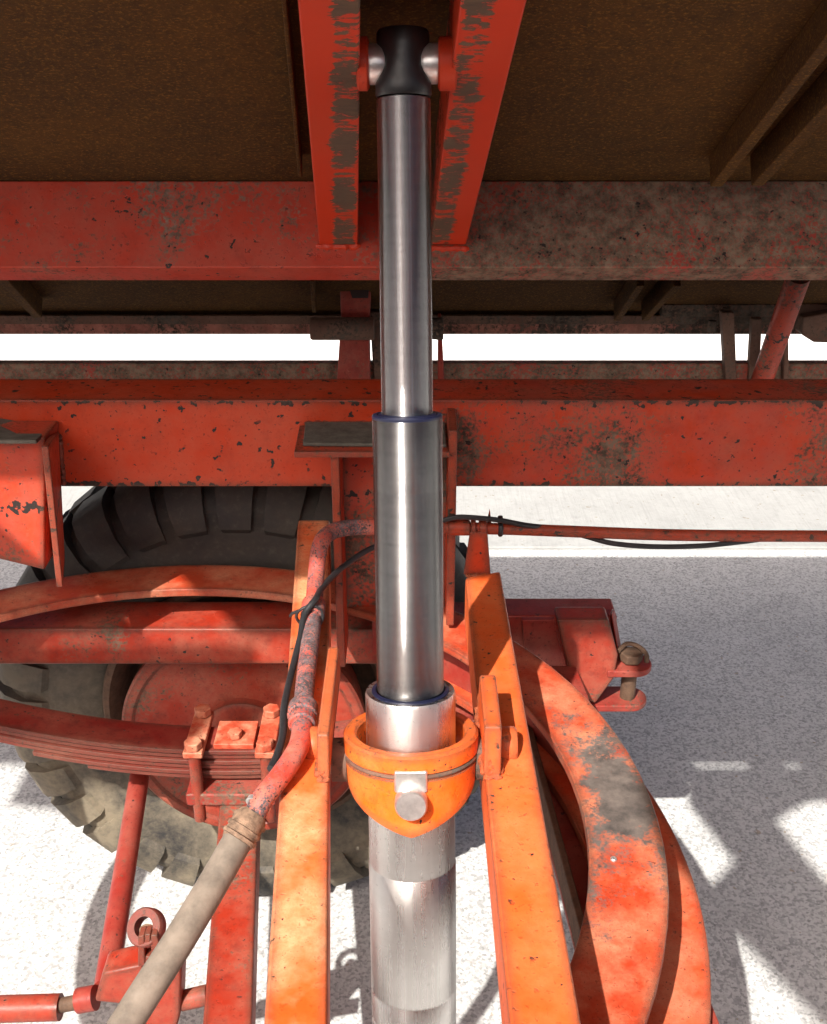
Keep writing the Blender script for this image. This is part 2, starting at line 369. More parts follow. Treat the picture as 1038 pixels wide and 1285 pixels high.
# ------------------------------------------------------------------ chassis
ch = thing('chassis_frame', 'red welded trailer chassis with long rail and two orange cross beams', 'chassis', (0, 1.2, 0))
ry0 = 1.68
zt = PY(519, 502, ry0).z; zb = PY(519, 611, ry0).z; ry1 = PZ(519, 475, zt).y
def channel_x(x0, x1, y0, y1, z0, z1, th, open_back=True):
    m = MB(); m.prism([(x0, y0, z0), (x0, y1, z0), (x0, y1, z0 + th), (x0, y0 + th, z0 + th), (x0, y0 + th, z1 - th), (x0, y1, z1 - th), (x0, y1, z1), (x0, y0, z1)], (x1 - x0, 0, 0)); return m
r1 = channel_x(-2.3, .02, ry0, ry1, zb, zt, .009).build('rail', 'rail', ch, .003)
r2 = channel_x(.0201, 2.3, ry0, ry1, zb, zt, .009).build('rail', 'railr', ch, .003)
# sub rail behind, carrying the hinge posts
zs = PY(519, 456, 2.14).z
channel_x(-2.3, 2.3, 2.14, 2.165, zs - .10, zs, .008).build('sub_rail', 'body_beam', ch, .003)
# rail on the near side, below the camera
MB().box(-2.3, 2.3, .36, .46, zb, zt).build('rail', 'rail', ch, .003)
# ledge on the rail
zl = PY(420, 533, ry0).z
yl = PZ(420, 567, zl).y
a = PZ(369, 567, zl); b_ = PZ(379, 533, zl)
led = MB().prism([(a.x, yl, zl - .010), (.055, yl, zl - .010), (.055, ry0 - .001, zl - .010), (b_.x - .004, ry0 - .001, zl - .010)], (0, 0, .010)).build('ledge', 'railr', ch, .002)
MB().prism([(a.x + .012, yl + .018, zl + .0015), (.05, yl + .012, zl + .0015), (.05, ry0 - .006, zl + .0015), (b_.x + .006, ry0 - .006, zl + .0015)], (0, 0, .006)).build('packing_strip', 'lichen', ch, .002)
# upright channel that ties rail to cross beams
xl0 = PY(416, 600, 1.58).x; xr1 = PY(573, 600, 1.58).x
br = MB()
br.box(xl0, xl0 + .013, 1.575, ry0 - .002, .80, zl - .0105)
br.build('upright_flange', 'rail', ch, .002)
MB().box(xr1 - .013, xr1, 1.575, ry0 - .002, .88, zl + .03).build('upright_flange', 'rail', ch, .002)
MB().box(xl0 + .0132, xr1 - .0132, 1.655, ry0 - .002, .86, zl - .0108).build('upright_web', 'railr', ch)
# cross beams
ZB = 1.0
def beam(name, fl, fr, nl, nr, h, mat):
    pts = [PZ(*q, ZB) for q in (fl, fr, nr, nl)]
    # carry on towards the near rail
    def ext(a, b, Y): t = (Y - a.y) / (b.y - a.y); return a + (b - a) * t
    A, B, C, D = pts; C = ext(B, C, .455); D = ext(A, D, .455)
    return MB().prism([A, D, C, B], (0, 0, -h)).build(name, mat, ch, .004)
beam('cross_beam', (374, 652), (414, 652), (331, 1285), (411, 1285), .075, 'beam_dusty')
beam('cross_beam', (584, 724), (628, 716), (640, 1285), (730, 1285), .075, 'beam')
# dusty lid plate at the far end of the left beam
# trunnion plates welded on the beams
PIV = PY(516, 945, 1.09)
TOP = PY(506, 80, 1.262)
xL = PY(411, 945, PIV.y).x; xR = PY(612, 945, PIV.y).x
def trunnion_plate(x0, x1, yl, yr, z1):
    m = MB(); m.prism([(x0, yl, ZB + .001), (x0, yl + .012, z1), (x0, yr - .02, z1), (x0, yr, ZB + .001)], (x1 - x0, 0, 0)); return m
trunnion_plate(xL - .007, xL + .007, PIV.y - .06, PIV.y + .16, ZB + .055).build('trunnion_plate', 'beam', ch, .003)
trunnion_plate(xR - .008, xR + .012, PIV.y - .055, PIV.y + .085, ZB + .062).build('trunnion_plate', 'beam', ch, .003)
for x0, x1 in ((xL - .024, xL - .0075), (xR + .0125, xR + .034)):
    MB().lathe([(.020, x0), (.022, x0 + .003), (.022, x1 - .003), (.020, x1)], (0, PIV.y, PIV.z + .012), (1, 0, 0), 24).build('trunnion_boss', 'beam', ch)
# clip plate that carries the pipe on the right beam
p0 = PY(582, 722, 1.535); p1 = PY(616, 722, 1.535); p2 = PY(612, 668, 1.535); p3 = PY(590, 668, 1.535)
MB().prism([p0, p1, p2, p3], (0, .008, 0)).build('pipe_bracket', 'rail', ch, .002)
p0 = PY(608, 668, 1.56); p1 = PY(618, 668, 1.56); p2 = PY(615, 640, 1.56)
MB().prism([p0, p1, p2], (0, .006, 0)).build('pipe_bracket', 'rail', ch)
# spring hanger on the left
hy = 1.60
w = [PY(-120, 549, hy), PY(56, 549, hy), PY(56, 716, hy), PY(-10, 700, hy), PY(-120, 760, hy)]
MB().prism(w, (0, .078, 0)).build('hanger_plate', 'railr', ch, .004)
f0 = PY(52, 560, 1.52); f1 = PY(66, 541, ry0 - .003); f2 = PY(74, 700, ry0 - .003); f3 = PY(71, 737, 1.55)
MB().prism([f0, f1, f2, f3], (.010, 0, 0)).build('hanger_flange', 'rail', ch, .002)
t0 = PY(-120, 549, hy); t1 = PY(54, 549, hy)
MB().prism([t0 + V((0, -.03, .001)), t1 + V((.0, -.03, .001)), PY(64, 541, ry0 - .004) + V((0, 0, .001)), V((t0.x, ry0 - .004, t0.z + .02))], (0, 0, .007)).build('hanger_lid', 'lichen', ch, .002)
# hinge posts behind the rail
def post(xa, xb, y0, y1, mat, yy=2.12, th=.05):
    a = PY(xa[0], y0, yy); b = PY(xb[0], y0, yy); c = PY(xb[1], y1, yy); d = PY(xa[1], y1, yy)
    return MB().prism([d, c, b, a], (0, th, 0)).build('hinge_post', mat, ch, .003)
post((427, 420), (463, 466), 412, 520, 'sub', 2.11)
post((550, 549), (554, 560), 400, 520, 'sub')
post((464, 470), (480, 492), 392, 500, 'grime', 2.135, .03)
post((906, 912), (922, 926), 392, 500, 'grime', 2.10, .025)
post((944, 938), (957, 952), 400, 500, 'grime', 2.13, .02)
post((984, 983), (990, 991), 415, 500, 'grime', 2.10, .02)

# ------------------------------------------------------------------ tipped body
body = thing('tipping_body', 'raised rusty trailer body tipped up on its hinges, seen from below', 'trailer body', tuple(bp(0, 0, 0)))
SLEN = 2.36; BX0, BX1 = -2.20, 2.25
for x0, x1, s1 in ((BX0, -1.19, SLEN), (-1.19, -1.01, 1.86), (-1.01, BX1, SLEN)):    # invented notch at the raised edge, lets a sun patch onto the ring
    MB().bbox(x0, x1 - .0004, .01, s1, -.005, 0).build('floor_sheet', 'rust', body)
for x0, x1 in ((BX0, BX0 + .005), (BX1 - .005, BX1)):
    MB().bbox(x0, x1, .01, SLEN, -.22, -.0052).build('side_board', 'rust', body)
MB().bbox(-1.01, BX1 - .006, SLEN - .006, SLEN, -.22, -.0052).build('side_board', 'rust', body)
MB().bbox(BX0 + .006, BX1 - .006, .01, .016, -.22, -.0052).build('side_board', 'rust', body)
# unseen sheets added beyond the raised edge, outlined to shade the ground below
def shade_pt(x_c, c):
    s_ = (B0.y + B0.z / 1.2 - c) / (math.cos(TILT) - math.sin(TILT) / 1.2)
    q = bp(0, s_, .004); return V((x_c - .5 / 1.2 * q.z, q.y, q.z))
for pl in (((-1.0, 2.345), (.04, 2.345), (.0, 2.28), (-.08, 2.20), (-.11, 2.10), (-.41, 2.13), (-.8, 2.17), (-1.0, 2.2)),
           ((.70, 2.345), (1.7, 2.345), (1.7, 2.24), (.98, 2.21), (.88, 2.14), (.93, 1.94), (1.1, 1.75), (1.7, 1.68), (1.7, 1.48), (.82, 1.48), (.70, 1.75), (.66, 1.80), (.66, 1.92), (.74, 2.0), (.71, 2.10), (.68, 2.2))):
    MB().prism([shade_pt(*q) for q in pl], BN * .004).build('shade_sheet', 'rust', body)
# edge rail along the hinge side
e0 = PY(519, 398, 2.2).z; e1 = PY(519, 420, 2.2).z
MB().box(BX0, BX1, 2.2, 2.262, e1, e0).build('edge_rail', 'pink', body, .004)
MB().box(BX0, BX1, 2.19, 2.199, e0 - .012, e0 + .006).build('edge_strip', 'grime', body, .002)
# long beam across the floor
c0 = PB(519, 226, 0); sA = (c0 - bp(0, 0, 0)).dot(BU)
def dA_for(y):
    o = V((0, 0, CAM_H)); r = ray(519, y); q = bp(0, sA, 0); t = (q - o).dot(BU) / r.dot(BU); return (o + r * t - q).dot(BN)
dA = dA_for(336)
def body_channel(x0, x1, mat):
    m = MB(); th = .009; wd = .055
    pr = [(sA, .0005), (sA, dA), (sA - wd, dA), (sA - wd, dA - th), (sA - th, dA - th), (sA - th, .0005)]
    m.prism([bp(x0, s_, d_) for s_, d_ in pr], (x1 - x0, 0, 0)); return m.build('floor_beam', mat, body, .003)
body_channel(BX0, .0, 'body_left'); body_channel(.0005, BX1, 'body_beam')
# two head channels that take the ram pin
dG = dA_for(308)
def head_channel(fl_, fr_, nl, nr, inner):
    q = [PB(*p, dG) for p in (fl_, fr_, nr, nl)]
    def ext(a, b, k): return a + (b - a) * k
    A, B, C, D = q; C = ext(B, C, 2.5); D = ext(A, D, 2.5)
    # start on the face of the floor beam
    A = A + BU * (sA + .001 - (A - bp(0, 0, 0)).dot(BU)); B = B + BU * (sA + .001 - (B - bp(0, 0, 0)).dot(BU))
    return MB().prism([A, B, C, D], -BN * (dG - .001)).build('head_channel', 'head_l' if inner < 0 else 'head_r', body, .003)
def scuffed(name, x_of, seed, cover, zscale):
    """fresh red with a column of paint scraped off to brown primer"""
    t = NT(name); vec = t.mapped(loc=(seed, 0, 0))
    fine = t.noise(55, 4, .7, t.mapped((1.0, 3.2, 3.2), loc=(seed, 0, 0))); mid = t.noise(16, 3, .6, t.mapped((.6, 1.2, 1.2), loc=(seed, 0, 0)))
    sx = t.n('ShaderNodeSeparateXYZ'); t.set(sx.inputs[0], t.co)
    # distance from the scrape line, which runs with the channel
    line = t.math('ADD', t.math('MULTIPLY', sx.outputs['Y'], x_of[1]), x_of[0])
    d = t.math('ABSOLUTE', t.math('SUBTRACT', sx.outputs['X'], line))
    near = t.ramp(d, .011, .026, 1.0, 0.0)
    v = t.math('ADD', t.math('MULTIPLY', near, .34), t.math('ADD', t.math('MULTIPLY', fine, .75), t.math('MULTIPLY', mid, .75)))
    m1 = t.ramp(v, cover, cover + .03)
    big = t.noise(7, 4, .6, vec)
    col = t.mix(t.ramp(big, .35, .7), (.44, .030, .008), (.40, .036, .012))
    col = t.mix(m1, col, t.mix(t.ramp(fine, .3, .7), (.045, .027, .018), (.10, .062, .034)))
    return t.out(col, t.ramp(m1, 0, 1, .38, .75), 0, t.bump(t.math('SUBTRACT', t.math('MULTIPLY', fine, .2), m1), .35, .001), .4)
ob = bp(0, 0, 0)
def scrape_line(pa, pb):
    a = PB(*pa, dG) - ob; b = PB(*pb, dG) - ob; k = (b.x - a.x) / (b.y - a.y); return (a.x - k * a.y, k)
M['head_l'] = scuffed('scraped_red_left', scrape_line((432, 280), (436, 20)), 0, 1.015, 1)
M['head_r'] = scuffed('scraped_red_right', scrape_line((556, 280), (602, 20)), 5, 1.04, 1)
head_channel((400, 306), (449, 306), (373, 0), (452, 0), -1)
head_channel((541, 309), (585, 309), (578, 0), (662, 0), 1)
# bosses for the ram pin
def boss(xa, xb):
    xw0 = TOP.x + (xa - 506) / FOC * 1.19; xw1 = TOP.x + (xb - 506) / FOC * 1.19
    c = V((0, TOP.y, TOP.z))
    return MB().lathe([(.024, xw0), (.027, xw0 + .002), (.027, xw1 - .002), (.024, xw1)], c, (1, 0, 0), 28).build('pin_boss', 'head', body)
boss(449, 464); boss(549, 572)
# cross ribs on the underside (channels with two lips)
def rib(pa, pb, wpx, h=.035, mat='grime', d=0.0, s_to=None):
    a = PB(*pa, h); b = PB(*pb, h); a2 = PB(pa[0] + wpx, pa[1], h)
    k = (b - a); a = a - k * .02
    w_ = abs(a2.x - PB(*pa, h).x)
    far_ = a + k * (s_to or 1.0)
    return MB().prism([a, a + V((w_, 0, 0)), far_ + V((w_, 0, 0)), far_], -BN * (h - .0006)).build('floor_rib', mat, body, .002)
rib((893, 232), (1024, 62), 16, .045, 'rust', s_to=2.5); rib((944, 232), (1036, 132), 16, .045, 'rust', s_to=3.5)
rib((771, 402), (800, 358), 9, .04, 'rust'); rib((806, 402), (846, 358), 9, .04, 'rust')
rib((374, 220), (353, 0), 5, .035, 'rust', s_to=2.5); rib((392, 392), (389, 352), 5, .035, 'rust')
rib((40, 398), (0, 355), 12, .04, 'rust', s_to=1.4)
# bar and block of the tailgate gear
q0 = PY(828, 386, 2.185); q1 = PY(1080, 384, 2.185)
MB().box(q0.x, q1.x, 2.165, 2.185, q0.z - .014, q0.z + .012).build('latch_bar', 'grime', body, .003)
q0 = PY(1012, 395, 2.14); q1 = PY(1070, 430, 2.14)
MB().prism([PY(1008, 398, 2.14), PY(1080, 385, 2.14), PY(1080, 432, 2.14), PY(1022, 430, 2.14), PY(1006, 420, 2.14)], (0, .05, 0)).build('latch_block', 'grime', body, .004)
for x, y in ((893, 416), (911, 400), (1005, 412)):
    MB().hexnut(PY(x, y, 2.16), (0, 0, 1), .009, .022).build('bolt', 'grime', body)
# hinge knuckle
k0 = PY(391, 408, 2.13); k1 = PY(470, 408, 2.13)
MB().lathe([(.020, k0.x), (.022, k0.x + .004), (.022, k1.x)], (0, 2.105, k0.z), (1, 0, 0), 24).build('hinge_knuckle', 'grime', body)
k0 = PY(540, 408, 2.13); k1 = PY(556, 408, 2.13)
MB().lathe([(.020, k0.x), (.022, k1.x - .003), (.020, k1.x)], (0, 2.105, k0.z), (1, 0, 0), 24).build('hinge_knuckle', 'grime', body)
MB().prism([PY(426, 352, 2.10), PY(466, 352, 2.10), PY(464, 405, 2.115), PY(428, 405, 2.115)], (0, .05, 0)).build('hinge_lug', 'sub', body, .004)
MB().prism([PY(436, 354, 2.096), PY(464, 354, 2.096), PY(462, 374, 2.099), PY(442, 374, 2.099)], (0, .003, 0)).build('hinge_slot', 'black', body)

st = tag(MB().tube([PY(1003, 345, 1.93), PY(956, 478, 2.10)], .021, 20).build('stay_tube', 'railr'), 'slanting red round stay tube at the upper right under the body', 'tube')

# ------------------------------------------------------------------ hydraulic cylinder
AX = (TOP - PIV).normalized()
def t_at(y):
    lo, hi = -1.5, 1.5
    for _ in range(60):
        m_ = (lo + hi) / 2
        if proj(PIV + AX * m_)[1] > y: lo = m_
        else: hi = m_
    return lo
cyl = thing('hydraulic_cylinder', 'shiny telescopic hydraulic ram standing between the two orange beams', 'hydraulic cylinder', tuple(PIV + AX * t_at(1400)))
XR = V((1, 0, 0)); XR = (XR - AX * AX.x).normalized()
def rr(px, y): return px / 2 / FOC * proj(PIV + AX * t_at(y))[2]
R1, R2, R3 = rr(66, 330), rr(86, 700), rr(113, 880)
y_head0, y_head1 = t_at(122), t_at(38)
# head: waisted where the pin goes through
m = MB(); seg = 48; vs = []; fs = []; YF = AX.cross(XR)
prof = [(0, 1.0, 1.0), (.04, 1.04, 1.04), (.22, 1.03, 1.04), (.32, .98, 1.0), (.44, .86, 1.0), (.56, .84, 1.0), (.68, .92, 1.0), (.76, .98, 1.0), (.96, .97, .98), (1.0, .90, .92)]
for h, sx, sy in prof:
    for k in range(seg):
        a = 2 * math.pi * k / seg
        vs.append(PIV + AX * (y_head0 + (y_head1 - y_head0) * h) + XR * (R1 * sx * math.cos(a)) + YF * (R1 * sy * math.sin(a)))
for i in range(len(prof) - 1):
    for k in range(seg): fs.append((i * seg + k, i * seg + (k + 1) % seg, (i + 1) * seg + (k + 1) % seg, (i + 1) * seg + k))
fs += [tuple(range(seg))[::-1], tuple(range((len(prof) - 1) * seg, len(prof) * seg))]
m.add(vs, fs).build('rod_head', 'black', cyl)
for sgn in (-1, 1):
    MB().lathe([(.012, 0), (.0185, .001), (.0205, .004), (.0205, .022), (.018, .026)], TOP + XR * sgn * R1 * .62, XR * sgn, 32).build('pin_end', 'zinc', cyl)
RAX = Matrix((XR, AX.cross(XR), AX)).transposed().to_4x4()   # local Z along the ram, so that the honing marks follow it
def stage(name, mat, prof):
    o = MB().lathe(prof, PIV, AX, 96, x0=XR).build(name, mat, cyl)
    o.data.transform(RAX.inverted()); o.rotation_euler = RAX.to_euler(); return o
T = t_at
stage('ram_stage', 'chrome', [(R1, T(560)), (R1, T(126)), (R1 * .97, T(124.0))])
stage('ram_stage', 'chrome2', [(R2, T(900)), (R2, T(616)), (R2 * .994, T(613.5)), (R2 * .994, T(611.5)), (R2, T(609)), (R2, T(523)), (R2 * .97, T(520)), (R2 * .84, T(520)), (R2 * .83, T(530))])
MB().lathe([(R2 * .83, T(524)), (R2 * .83, T(520.2) + .0008), (R1 + .0012, T(520.2) + .0016), (R1 + .0004, T(525))], PIV, AX, 96, cap=False, x0=XR).build('wiper_seal', 'seal', cyl)
MB().lathe([(R2 * 1.004, T(524.5)), (R2 * 1.004, T(521.5)), (R2 * .97, T(519.4)), (R2 * .86, T(519.4))], PIV, AX, 96, cap=False, x0=XR).build('seal_lip', 'seal', cyl)
tb, tt = T(1420), T(866)
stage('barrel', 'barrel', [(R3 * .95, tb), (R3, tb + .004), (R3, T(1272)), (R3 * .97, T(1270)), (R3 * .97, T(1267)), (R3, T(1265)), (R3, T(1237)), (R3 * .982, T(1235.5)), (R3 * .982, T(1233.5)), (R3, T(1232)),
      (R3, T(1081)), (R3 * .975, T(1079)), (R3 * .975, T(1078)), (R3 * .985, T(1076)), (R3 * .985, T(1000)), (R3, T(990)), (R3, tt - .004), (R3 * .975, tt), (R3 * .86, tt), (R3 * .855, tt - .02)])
MB().lathe([(R3 * .855, tt - .004), (R3 * .855, tt + .0012), (R2 + .0018, tt + .002), (R2 + .0004, tt - .004)], PIV, AX, 96, cap=False, x0=XR).build('wiper_seal', 'seal', cyl)
# trunnion pin facing the camera
FR = -(YF if YF.y > 0 else -YF)                              # towards the camera
cp = PIV + AX * T(958) + FR * (R3 * .9)
MB().lathe([(.0185, 0), (.0185, .050), (.0165, .053), (.0, .0535)], PIV + AX * T(966) + FR * (R3 * .8), FR, 32, cap=False).build('trunnion_pin', 'zinc', cyl)
MB().box(-.0185, .0185, -.012, .012, -.016, .012)
o_ = PIV + AX * T(944) + FR * (R3 + .012)
blk = MB(); vs = []
for dx, dy, dz in ((-1, -1, -1), (1, -1, -1), (1, 1, -1), (-1, 1, -1), (-1, -1, 1), (1, -1, 1), (1, 1, 1), (-1, 1, 1)):
    vs.append(o_ + XR * dx * .019 + FR * (-dy * .016) + AX * dz * .0135)
blk.hexa(vs).build('key_block', 'zinc', cyl, .003)

# ------------------------------------------------------------------ trunnion ring
tr = thing('trunnion_ring', 'thick bright orange ring collar around the barrel of the ram', 'ring', tuple(PIV + AX * T(1040)))
RO = rr(168, 950); RI = RO * .80
seg = 96; vs = []; fs = []
ttop = T(918)
def lowz(th):                                                 # th from the camera-facing point
    k = abs(th) / math.radians(82); k = min(1.0, k)
    return -(.097 - .043 * k ** 1.1)
sections = 9
for k in range(seg):
    th = 2 * math.pi * k / seg; 
    th_ = (th + math.pi) % (2 * math.pi) - math.pi
    dr = FR * math.cos(th) + XR * math.sin(th)
    lo = lowz(th_)
    base = PIV + AX * ttop
    for r, h in ((RI, lo), (RI, 0.0), (RI + .003, .003), (RO - .003, .003), (RO, 0.0), (RO, -.018), (RO - .002, -.020), (RO - .002, -.026), (RO, -.028), (RO * .965, lo)):
        vs.append(base + dr * r + AX * h)
n_ = 10
for k in range(seg):
    a = k * n_; b = ((k + 1) % seg) * n_
    for i in range(n_): fs.append((a + i, b + i, b + (i + 1) % n_, a + (i + 1) % n_))
MB().add(vs, fs).build('collar', 'collar', tr)
MB().lathe([(RO - .0016 + .0024 * math.cos(a), -.0225 + .0026 * math.sin(a)) for a in [i * math.pi / 4 for i in range(8)]], PIV + AX * ttop, AX, 96, closed=True).build('bead', 'grime', tr)
for sgn, ln in ((-1, .018), (1, .012)):
    MB().lathe([(.026, 0), (.026, ln)], PIV + AX * (ttop - .035) + XR * sgn * (RO - .004), XR * sgn, 28).build('trunnion_stub', 'grime', tr)

# ------------------------------------------------------------------ turntable and axle sub-frame
RC = (-.38, 1.12)
pq = PZ(786, 1002, .87) - V((RC[0], RC[1], .855))
M['ring_worn'] = paint('rubbed_turntable_paint', (.37, .038, .013), (.42, .075, .03), dirt=.10, chips=.5, dust=.7, scale=1.4, dirtcol=(.07, .062, .058), dustcol=(.55, .26, .15), loc=(1, 2, 0), edge=.4, patch=(pq.x * 1.25, pq.y * .62, .015))
ut = thing('turntable_ring', 'worn orange and grey curved turntable ring plate below the cross beams', 'turntable', (RC[0], RC[1], .855))
MB().sector(RC, .597, .69, .855, .870).build('ring_plate', 'ring_worn', ut, .0025)
MB().sector(RC, .655, .667, .752, .8548, -120, 62, seg=64).build('ring_lip', 'sub', ut)
for x, y in ((770, 1079),):
    MB().lathe([(.004, 0), (.004, .002), (.003, .003)], PZ(x, y, .870), (0, 0, 1), 12).build('rivet', 'zinc', ut)
sf = thing('axle_subframe', 'dark red axle sub-frame with lower ring and towing lugs', 'sub-frame', (RC[0], RC[1], .72))
MB().sector((-.40, 1.13), .640, .772, .735, .7515, -125, 56, seg=72).build('lower_ring', 'ring', sf, .0025)
y0 = 1.70; z1 = .80; 
zl0 = PY(200, 834, y0).z
MB().box(-1.2, .10, y0, y0 + .10, zl0, z1 - .001).build('bolster_beam', 'drum', sf, .004)
# block at the right end
bz = .80; pA = PZ(764, 750, bz); pB = PZ(768, 773, bz)
bx1 = pA.x + .005; by0 = pB.y; by1 = PZ(700, 750, bz).y
zbot = PY(700, 862, by0).z
MB().box(.1005, bx1, by0, by1, zbot + .03, bz).build('bolster_end', 'sub', sf, .004)
d0 = PY(652, 772, by0 - .002)
MB().prism([PY(654, 774, by0 - .001), PY(696, 774, by0 - .001), PY(716, 868, by0 - .001), PY(664, 868, by0 - .001)], (0, -.012, 0)).build('gusset_plate', 'sub', sf, .002)
fy = by0 - .05
MB().prism([PY(699, 778, fy), PY(764, 778, fy), PY(776, 822, fy), PY(772, 850, fy), PY(747, 884, fy), PY(720, 868, fy)], (0, .0485, 0)).build('gusset_plate', 'drum', sf, .004)
MB().prism([PY(764.5, 770, by0 + .01), PY(768, 772, by0 - .02), PY(777, 822, by0 - .02), PY(772, 852, by0 + .01)], (.008, .02, 0)).build('gusset_plate', 'sub', sf, .002)
def lug(cx, cy, z, r, xl):
    c = PZ(cx, cy, z); pl = [(xl, c.y - r, z)]
    pl += [(c.x + r * math.cos(a), c.y + r * math.sin(a), z) for a in [math.radians(-90 + 180 * i / 14) for i in range(15)]]
    pl += [(xl, c.y + r, z)]
    MB().prism(pl, (0, 0, -.014)).build('tow_lug', 'sub', sf, .003); return c
lz = PY(797, 830, by0 - .02).z; zl2 = PY(795, 874, by0 - .02).z
lu = lug(795, 830, lz, .033, bx1 - .02)
ll = lug(789, 873, zl2, .033, bx1 - .055)
pin = thing('tow_pin', 'rusty clevis pin with bent split pin through the towing lugs', 'pin', (lu.x, lu.y, zl2))
MB().tube([(lu.x - .005, lu.y, zl2 - .005), (lu.x - .005, lu.y, lz + .01)], .014, 20).build('shank', 'ironrust', pin)
MB().hexnut((lu.x - .005, lu.y, lz + .003), (0, 0, 1), .022, .018).build('pin_nut', 'ironrust', pin, .003)
MB().tube(curve([(lu.x - .03, lu.y - .004, lz + .024), (lu.x - .012, lu.y + .012, lz + .03), (lu.x + .008, lu.y + .006, lz + .028), (lu.x + .020, lu.y - .008, lz + .02), (lu.x + .021, lu.y - .012, lz + .006)], 6), .0045, 8).build('split_pin', 'ironrust', pin)
# inner channel running towards the camera
q0 = PZ(652, 880, .77); q1 = PZ(738, 1205, .77)
dx = (q1.x - q0.x) / (q1.y - q0.y)
def chx(Y): return q0.x + dx * (Y - q0.y)
ya, yb = by0 - .045, .80
MB().prism([(chx(ya), ya, .724), (chx(yb), yb, .724), (chx(yb) + .15, yb, .724), (chx(ya) + .13, ya, .724)], (0, 0, -.010)).build('channel_web', 'sub', sf, .002)
MB().prism([(chx(ya), ya, .7245), (chx(yb), yb, .7245), (chx(yb) + .010, yb, .7245), (chx(ya) + .010, ya, .7245)], (0, 0, .045)).build('channel_flange', 'ironrust', sf, .002)

# ------------------------------------------------------------------ wheel
WX, WZ = -.327, .515
def make_wheel(yin, sgn, label, parts=True):
    wh = thing('wheel', label, 'wheel', (WX, yin, 0), 'trailer wheels')
    c = V((WX, yin, WZ)); ax = V((0, sgn, 0))
    prof = [(.262, .060), (.275, .030), (.300, .014), (.345, .003), (.395, .0), (.432, .006), (.440, .004), (.447, .006), (.470, .020), (.490, .045), (.497, .08), (.497, .17), (.490, .205), (.470, .23), (.40, .25), (.33, .245), (.29, .23), (.262, .19)]
    ty_e = bpy.data.objects.new('tyre', None)
    me = MB().lathe(prof, (0, 0, 0), ax, 128, closed=True)
    # object space centred on the hub so that dust follows the wheel
    o = me.build('tyre', 'tyre'); TYRE_COORD.object = o; o.location = c - V(wh.location); o.parent = wh
    lp = [(.398, .001), (.410, -.008), (.450, -.008), (.488, .010), (.509, .034), (.515, .06), (.515, .118), (.492, .118), (.48, .03), (.44, .008)]
    lug_me = None
    N = 32
    for row in (0, 1):
        for i in range(N):
            ang = 2 * math.pi * (i + .5 * row) / N
            if lug_me is None:
                L = MB(); n = len(lp)
                wid = [.024, .028, .032, .035, .036, .036, .032, .032, .034, .028]
                a = [V((-wid[j], lp[j][1] * sgn, lp[j][0])) for j in range(n)]; b = [V((wid[j], lp[j][1] * sgn, lp[j][0])) for j in range(n)]
                L.add(a + b, [tuple(range(n)), tuple(range(n, 2 * n))[::-1]] + [(j, (j + 1) % n, n + (j + 1) % n, n + j) for j in range(n)])
                lo = L.build('lug', 'tyre', None); lug_me = lo.data
            else:
                lo = bpy.data.objects.new('lug', lug_me); COL.objects.link(lo)
            lo.parent = o
            if row == 0: lo.rotation_euler = (0, ang, 0)
            else:
                lo.rotation_euler = (0, ang, math.pi) if False else (0, ang, 0); lo.scale = (1, -1, 1); lo.location = (0, .25 * sgn, 0)
    if parts:
        MB().lathe([(.268, .060), (.290, .018), (.293, .002), (.288, -.006), (.278, -.006), (.272, .004), (.262, .02), (.256, .05), (.246, .11), (.10, .13), (.10, .12)], c, ax, 96, cap=False).build('rim', 'ironrust', wh)
        MB().lathe([(.02, -.072), (.212, -.072), (.218, -.077), (.233, -.077), (.238, -.071), (.238, -.050), (.230, -.046), (.226, .02), (.216, .05)], c, ax, 96).build('brake_drum', 'drum', wh)
        MB().lathe([(.085, -.0725), (.085, -.092), (.075, -.098), (.02, -.098)], c, ax, 48, cap=False).build('hub_flange', 'drum', wh)
    return wh
make_wheel(1.85, 1, 'large dusty black wheel with red brake drum behind the leaf spring')

# ------------------------------------------------------------------ axle
SY0, SY1 = 1.565, 1.637
axl = thing('axle', 'square red axle bar running from the wheel towards the camera', 'axle', (-.29, 1.2, .4))
q0 = PZ(297, 1060, .535); q1 = PZ(285, 1285, .535)
kx = (q1.x - q0.x) / (q1.y - q0.y)
def axx(Y): return q0.x + kx * (Y - q0.y)
MB().prism([(axx(1.76) - .034, 1.765, .535), (axx(1.76) + .034, 1.765, .535), (axx(.62) + .034, .62, .535), (axx(.62) - .034, .62, .535)], (0, 0, -.068)).build('axle_bar', 'drum', axl, .005)
MB().box(-.395, -.240, SY0 - .022, SY1 + .025, .5355, .5605).build('spring_pad', 'sub', axl, .004)

# ------------------------------------------------------------------ leaf spring
ls = thing('leaf_spring', 'stack of dull red spring leaves clamped with bolted plates before the wheel', 'leaf spring', (-.32, 1.6, .56))
XC = -.318
lens = [.62, .62, .52, .43, .34, .25]
zt_, th = .636, .0115
for i, Lh in enumerate(lens):
    vs = []; n = 24; fs = []
    wl_, wr_ = Lh, min(Lh, .50)
    for k in range(n + 1):
        x = XC - wl_ + (wl_ + wr_) * k / n; dz = .36 * (x - XC) ** 2
        z_ = zt_ - i * th + dz
        ins = .0035 * (i % 2) + .001 * i
        vs += [(x, SY0 + ins, z_ - th + .0028), (x, SY1 - ins, z_ - th + .0028), (x, SY1 - ins, z_), (x, SY0 + ins, z_)]
    for k in range(n):
        a = 4 * k; b = a + 4
        for j in range(4): fs.append((a + j, b + j, b + (j + 1) % 4, a + (j + 1) % 4))
    fs += [(0, 1, 2, 3), tuple(4 * n + j for j in (3, 2, 1, 0))]
    MB().add(vs, fs).build('leaf', 'spring', ls, .0015, seg=1)
